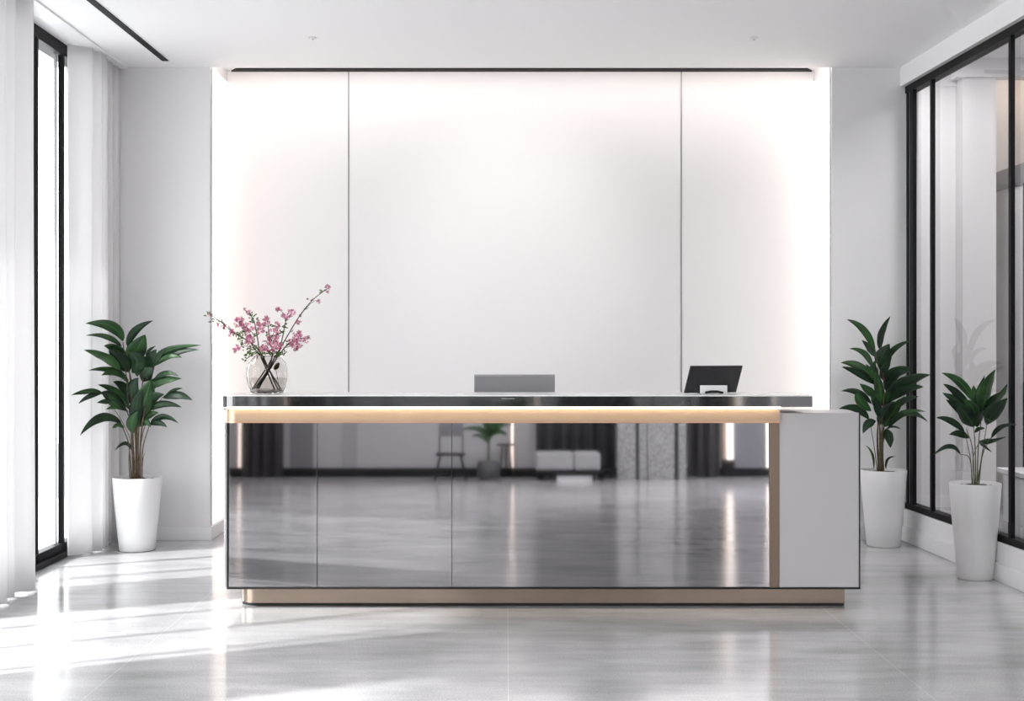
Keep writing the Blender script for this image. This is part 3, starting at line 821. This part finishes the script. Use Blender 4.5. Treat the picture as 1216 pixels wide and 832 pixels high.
RP = [((245,195),(190,90),(105,38),34,0,1),((272,190),(282,105),(322,22),36,0,0),((247,222),(222,178),(180,140),34),((305,250),(345,182),(428,142),28),((232,275),(190,205),(118,182),26),
 ((262,265),(285,212),(318,158),62,-.06,0),((288,340),(300,280),(328,222),46),((252,355),(172,272),(75,252),42,0,1),((242,358),(162,302),(80,272),32),((254,345),(228,300),(200,258),34,-.05,1),
 ((300,392),(345,305),(437,288),62,.0,0),((300,460),(385,358),(520,310),66,-.02,0),((310,448),(400,385),(486,372),42,.02,0),((228,455),(160,398),(78,392),30,0,0),((226,490),(172,440),(155,398),42,-.04,1),
 ((248,425),(212,390),(170,355),34),((216,532),(152,478),(66,480),36,0,0),((292,470),(272,380),(250,290),52,-.08,1),((296,455),(315,410),(330,360),40,-.07,1),((318,510),(380,445),(462,418),40,.0,0),
 ((308,582),(400,500),(508,545),32,0,0),((345,522),(420,490),(496,495),16),((250,540),(212,552),(186,602),36,-.04,0),((298,578),(316,620),(322,672),46,-.06,0),((300,576),(340,568),(373,580),9),
 ((262,490),(250,430),(222,378),44,-.06,1),((290,568),(330,505),(392,415),46,-.03,1),((268,330),(240,290),(248,240),40,-.03,0),((285,540),(260,470),(248,420),40,-.09,0),((276,300),(282,250),(268,200),40),
 ((240,778),(232,702),(198,660),10,0,1),((300,778),(310,730),(345,715),14,0,0),((270,560),(290,500),(345,440),44,-.08,0)]
RS = [([(265,778),(258,640),(262,520),(272,260)],11),([(280,778),(285,620),(298,470),(300,380)],11),([(272,778),(272,600),(255,470),(240,350)],9),([(290,778),(285,660),(305,575)],7),
 ([(258,778),(245,690),(228,585),(216,530)],5),([(275,778),(280,560),(290,400),(285,300)],8),([(268,778),(268,560),(262,300),(246,190)],7)]
plant('tall plant in a white pot behind the white end of the desk', 1049, 8.60, W(0, 557.5, 8.60).z, .150, .108, (980, 370), 4.16, RP, RS,
      lambda px: 8.60 - .52 * max(0, min(1, (px - 1058) / 50)), ['leaf_a', 'leaf_b'], 5, .06)

R2 = [((152,270),(112,212),(55,183),25,0,1),((146,292),(100,242),(60,216),20,0,0),((150,304),(105,268),(58,243),28,0,0),((148,325),(110,292),(68,262),24,0,0),((125,360),(82,326),(38,317),18,0,0),
 ((138,378),(110,364),(78,368),20,-.03,0),((180,298),(192,232),(216,172),46,-.05,1),((184,300),(225,262),(252,215),32,-.02,1),((166,280),(156,252),(152,220),26,0,1),((190,338),(215,298),(253,258),36,-.02,0),
 ((162,345),(172,315),(204,288),30,-.08,0),((205,378),(235,345),(282,338),15,0,0),((168,386),(202,388),(250,373),17,0,0),((172,385),(190,402),(206,420),22,-.04,0),((112,426),(78,402),(28,432),13,0,0),
 ((155,362),(168,350),(186,349),12),((152,345),(132,312),(100,275),40,-.06,0),((178,300),(168,262),(185,190),30,-.02,0),((150,320),(130,280),(95,240),24),((158,330),(150,290),(120,262),30,-.06,1),((200,330),(196,280),(232,240),28,-.05,0)]
R2S = [([(150,512),(140,440),(112,426)],3.2),([(154,512),(148,410),(130,350)],4),([(158,512),(156,400),(150,330)],4.5),([(162,512),(166,400),(178,295)],4.5),([(166,512),(178,430),(204,376)],4),
 ([(148,512),(142,440),(125,360)],3.5),([(160,512),(180,410),(192,330)],4),([(156,512),(150,440),(170,385)],3.5)]
plant('plant in a white pot standing against the glass partition', 1158, 7.38, W(0, 573, 7.38).z, .142, .098, (1096, 370), 2.52, R2, R2S,
      lambda px: 7.38 - .46 * max(0, min(1, (px - 1165) / 45)), ['leaf_a', 'leaf_b'], 8, .05)

# ------------------------------------------------------------------ furniture behind the viewer, seen in the mirror front
VD = 2 * DF - REAR                              # virtual distance of the rear wall in the mirror
def RX(px, Y=REAR): return (px - VX) * (2 * DF - Y) / F
# drapes against the rear wall
def rear_curtain(x0, x1, y, step, amp, lab, mat, cat_group=None):
    pts = []; x = x0; s = 1
    while x < x1:
        pts.append((x, y + s * amp)); s = -s; x += step
    pts.append((x1, y))
    sp = spline([(a, b, 0) for a, b in pts], 6 * (len(pts) - 1))
    bm = bmesh.new(); lo = [bm.verts.new((p.x, p.y, .01)) for p in sp]; hi = [bm.verts.new((p.x, p.y, CEIL - .003)) for p in sp]
    for i in range(len(sp) - 1):
        f = bm.faces.new((lo[i], lo[i + 1], hi[i + 1], hi[i])); f.smooth = True
    o = obj('drape', bm, mat, None, True); md = o.modifiers.new('thickness', 'SOLIDIFY'); md.thickness = .004
    return tag(o, lab, 'curtain', cat_group)
rear_curtain(RX(290), RX(338), REAR + .10, .07, .03, 'charcoal drape mirrored at the left end of the desk front', M['drape'])
rear_curtain(RX(636), RX(730), REAR + .10, .085, .035, 'wide charcoal drape mirrored behind the pale bench in the desk front', M['drape'])
rear_curtain(RX(815), RX(853), REAR + .10, .07, .03, 'charcoal drape mirrored beside the warm light column in the desk front', M['drape'])
# grey wall panels
for i, (a, b) in enumerate(((345, 372), (872, 906))):
    struct('trim_%d' % (8 + i), nb(RX(a), RX(b), REAR, REAR + .03, .115, CEIL, bev=.004), M['panel'], label='dark grey panel on the rear wall')
struct('trim_10', nb(RX(408), RX(424), REAR, REAR + .02, .115, CEIL), M['upholstery'], label='pale vertical strip on the rear wall')
# LED strips
def led(px0, px1, z0, lab, side=None):
    a, b = RX(px0), RX(px1)
    t = thing('vertical_light_strip', lab, 'light', ((a + b) / 2, REAR + .05, z0), 'warm vertical light strips on the rear wall')
    obj('diffuser', nb(a, b, REAR + .03, REAR + .055, z0, CEIL - .05, bev=.003), M['rearled'], t)
    obj('housing', nb(a - .012, b + .012, REAR + .0, REAR + .03, z0, CEIL - .04), M['black'], t)
    return t
led(283.5, 287, .12, 'thin warm light strip mirrored at the left end of the desk front')
led(606.5, 610, .12, 'thin warm light strip mirrored in the middle of the desk front')
led(909, 913, .12, 'warm light strip mirrored beside the gold jamb of the desk front')
lt = led(862, 870, .22, 'broad warm light column mirrored to the right in the desk front')
obj('bronze_side', nb(RX(857), RX(861.9), REAR, REAR + .06, .22, CEIL - .05), M['gold'], lt)
obj('foot', nb(RX(857), RX(870.5), REAR + .016, REAR + .05, 0, .22), M['black'], lt)
# speckled stone divider
t = thing('speckled_screen', 'speckled grey stone screen of three panels mirrored right of centre in the desk front', 'screen', (RX(775), REAR + .4, 0))
for a, b in ((733, 755), (759, 768), (769, 801), (806, 815)):
    Yq = REAR + .45
    obj('stone_panel', nb(RX(a, Yq), RX(b, Yq), Yq - .06, Yq, 0, CEIL - .002, bev=.006), M['speckle'], t)
obj('backing', nb(RX(734, REAR + .4), RX(814, REAR + .4), REAR + .30, REAR + .38, 0, CEIL - .002), M['slot'], t)
# bench
Yb = REAR + .75
t = thing('upholstered_bench', 'pale upholstered bench mirrored before the charcoal drape in the desk front', 'bench', (RX(675, Yb), Yb, 0))
a, b = RX(636, Yb), RX(713, Yb)
obj('seat_cushion', nb(a, (a + b) / 2 + .07, Yb - .45, Yb, .13, .34, bev=.03), M['upholstery'], t)
obj('seat_cushion', nb((a + b) / 2 + .075, b, Yb - .45, Yb, .13, .34, bev=.03), M['upholstery'], t)
obj('base_frame', nb(a + .03, b + .15, Yb - .44, Yb - .01, .085, .13, bev=.004), M['black'], t)
for x in (a + .07, b - .07):
    for y in (Yb - .40, Yb - .05): obj('leg', nb(x - .02, x + .02, y - .02, y + .02, 0, .085), M['black'], t)
t = thing('floor_box', 'low white box mirrored under the pale bench in the desk front', 'box', (RX(686, Yb), Yb - .1, 0))
obj('box_body', nb(RX(662, Yb), RX(709, Yb), Yb - .2, Yb - .06, .0, .05, bev=.008), M['base'], t)
obj('box_lid', nb(RX(662, Yb) - .004, RX(709, Yb) + .004, Yb - .204, Yb - .056, .05, .062, bev=.004), M['base'], t)
# dark pot with a green plant
Yp = REAR + .5; xp = RX(580, Yp)
t = thing('potted_palm', 'small spiky green plant in a dark pot mirrored in the desk front', 'potted plant', (xp, Yp, 0))
bm = bmesh.new(); lathe(bm, [(.001, 0), (.10, 0), (.13, .03), (.14, .12), (.13, .22), (.12, .225), (.115, .20), (.001, .20)], xp, Yp, 32); obj('pot', bm, M['darkpot'], t, True)
bm = bmesh.new(); tube(bm, spline([(xp, Yp, .19), (xp + .005, Yp, .35), (xp, Yp, .55)], 8), [.018] * 9, 8); obj('stem', bm, M['stem'], t, True)
bm = bmesh.new(); uvl = bm.loops.layers.uv.new('UVMap'); random.seed(4)
for i in range(26):
    a = random.uniform(0, 6.28); el = random.uniform(.2, 1.4); L = random.uniform(.22, .36)
    dv = Vector((math.cos(a) * math.cos(el), math.sin(a) * math.cos(el), math.sin(el)))
    p0 = Vector((xp, Yp, .50 + random.uniform(-.08, .05))); p2 = p0 + dv * L + Vector((0, 0, -.05)); p1 = p0 + dv * L * .55 + Vector((0, 0, .03))
    leaf(bm, p0, p1, p2, .045, uvl, mi=0, tilt=random.uniform(-.5, .5), n=8)
obj('foliage', bm, M['leaf_b'], t)
# side table
xt, Yq = RX(601, REAR + .16), REAR + .16
t = thing('side_table', 'small dark side table mirrored beside the dark plant pot in the desk front', 'table', (xt, Yq, 0))
bm = bmesh.new(); lathe(bm, [(.001, .40), (.115, .40), (.12, .408), (.115, .416), (.001, .416)], xt, Yq, 32); obj('tabletop', bm, M['black'], t, True)
for a in (.6, 2.7, 4.7):
    bm = bmesh.new(); tube(bm, [(xt + .09 * math.cos(a), Yq + .09 * math.sin(a), 0), (xt + .05 * math.cos(a), Yq + .05 * math.sin(a), .40)], .009, 8); obj('leg', bm, M['black'], t, True)
# stool / chair
Yc = REAR + .6; xc = RX(535, Yc)
t = thing('wire_chair', 'dark thin-legged chair mirrored left of the dark plant pot in the desk front', 'chair', (xc, Yc, 0))
bm = bmesh.new(); box(bm, xc - .17, xc + .17, Yc - .17, Yc + .17, .30, .325, bev=.01); obj('seat', bm, M['black'], t)
bm = bmesh.new(); box(bm, xc - .15, xc + .15, Yc - .18, Yc - .16, .52, .70, bev=.008); obj('backrest', bm, M['panel'], t)
for sx in (-1, 1):
    bm = bmesh.new(); tube(bm, [(xc + sx * .14, Yc - .16, .31), (xc + sx * .14, Yc - .175, .70)], .008, 8); obj('back_post', bm, M['black'], t, True)
    for sy in (-1, 1):
        bm = bmesh.new(); tube(bm, [(xc + sx * .19, Yc + sy * .19, 0), (xc + sx * .12, Yc + sy * .12, .305)], .009, 8); obj('leg', bm, M['black'], t, True)

# ------------------------------------------------------------------ light
# ceiling spotlight washing the middle of the feature wall
sx_, sy_ = 0.06, 6.3
t = thing('ceiling_spotlight', 'white ceiling spotlight above the counter aimed at the feature wall', 'light', (sx_, sy_, CEIL))
aim = (Vector((sx_, 9.38, 1.95)) - Vector((sx_, sy_, 3.08))).normalized()
bm = bmesh.new(); tube(bm, [(sx_, sy_, CEIL - .03), (sx_, sy_, CEIL)], .045, 24); obj('ceiling_mount', bm, M['base'], t, False)
p0 = Vector((sx_, sy_, 3.10))
bm = bmesh.new(); tube(bm, [p0 + Vector((0, 0, .075)), p0], .012, 12); obj('stem', bm, M['base'], t)
bm = bmesh.new(); tube(bm, [p0 - aim * .06, p0 + aim * .06], .04, 24); obj('lamp_head', bm, M['base'], t)
sl = bpy.data.lights.new('spot_beam', 'SPOT'); sl.energy = SPOT; sl.spot_size = math.radians(42); sl.spot_blend = 1.0; sl.shadow_soft_size = .03; sl.color = (1, .97, .95)
slo = bpy.data.objects.new('spot_beam', sl); C.objects.link(slo); slo.location = p0 + aim * .10
slo.rotation_euler = aim.to_track_quat('-Z', 'Y').to_euler()
SUN_E, SKY = 9.5, 8.5

sd = bpy.data.lights.new('sun', 'SUN'); sd.energy = SUN_E; sd.angle = math.radians(2.2); sd.color = (1, .985, .97)
so = bpy.data.objects.new('sun', sd); C.objects.link(so)
az = Vector((.9, .43, 0)).normalized(); el = math.radians(35)
dirv = Vector((az.x * math.cos(el), az.y * math.cos(el), -math.sin(el)))
so.rotation_euler = dirv.to_track_quat('-Z', 'Y').to_euler(); so.location = (-8, 0, 8)
pl = bpy.data.lights.new('window_portal', 'AREA'); pl.shape = 'RECTANGLE'; pl.size = 8.55; pl.size_y = 3.2
pl.cycles.is_portal = True
po = bpy.data.objects.new('window_portal', pl); C.objects.link(po)
po.location = (WL - .12, 4.575, 1.6)
# local X along Y, local Y up, local -Z towards +X (into the room)
po.matrix_world = Matrix(((0, 0, -1, WL - .12), (-1, 0, 0, 4.575), (0, 1, 0, 1.6), (0, 0, 0, 1)))

w = bpy.data.worlds.new('world'); bpy.context.scene.world = w; w.use_nodes = True
nt = w.node_tree; bg = nt.nodes['Background']
tc = nt.nodes.new('ShaderNodeTexCoord'); sp = nt.nodes.new('ShaderNodeSeparateXYZ'); rp = nt.nodes.new('ShaderNodeValToRGB')
nt.links.new(tc.outputs['Generated'], sp.inputs[0]); nt.links.new(sp.outputs[2], rp.inputs[0])
rp.color_ramp.elements[0].color = (1, 1, 1, 1); rp.color_ramp.elements[1].color = (.95, .955, 1.0, 1)
nt.links.new(rp.outputs[0], bg.inputs[0]); bg.inputs[1].default_value = SKY

# ------------------------------------------------------------------ camera and view
cam = bpy.data.cameras.new('camera'); co = bpy.data.objects.new('camera', cam); C.objects.link(co)
co.location = (0, 0, EYE); co.rotation_euler = (math.radians(90), 0, 0)
cam.sensor_width = 36; cam.lens = F * 36 / 1216
cam.shift_x = (608 - VX) / 1216; cam.shift_y = -(416 - VY) / 1216
cam.clip_start = .05
s = bpy.context.scene; s.camera = co
s.view_settings.view_transform = 'Standard'; s.view_settings.look = 'None'
s.view_settings.gamma = 1; s.view_settings.use_curve_mapping = False
s.view_settings.exposure = -.17
s.cycles.use_denoising = True
s.cycles.max_bounces = 10; s.cycles.diffuse_bounces = 6; s.cycles.glossy_bounces = 6
s.cycles.transmission_bounces = 8; s.cycles.transparent_max_bounces = 12
s.cycles.sample_clamp_indirect = 6; s.cycles.caustics_refractive = False; s.cycles.caustics_reflective = False
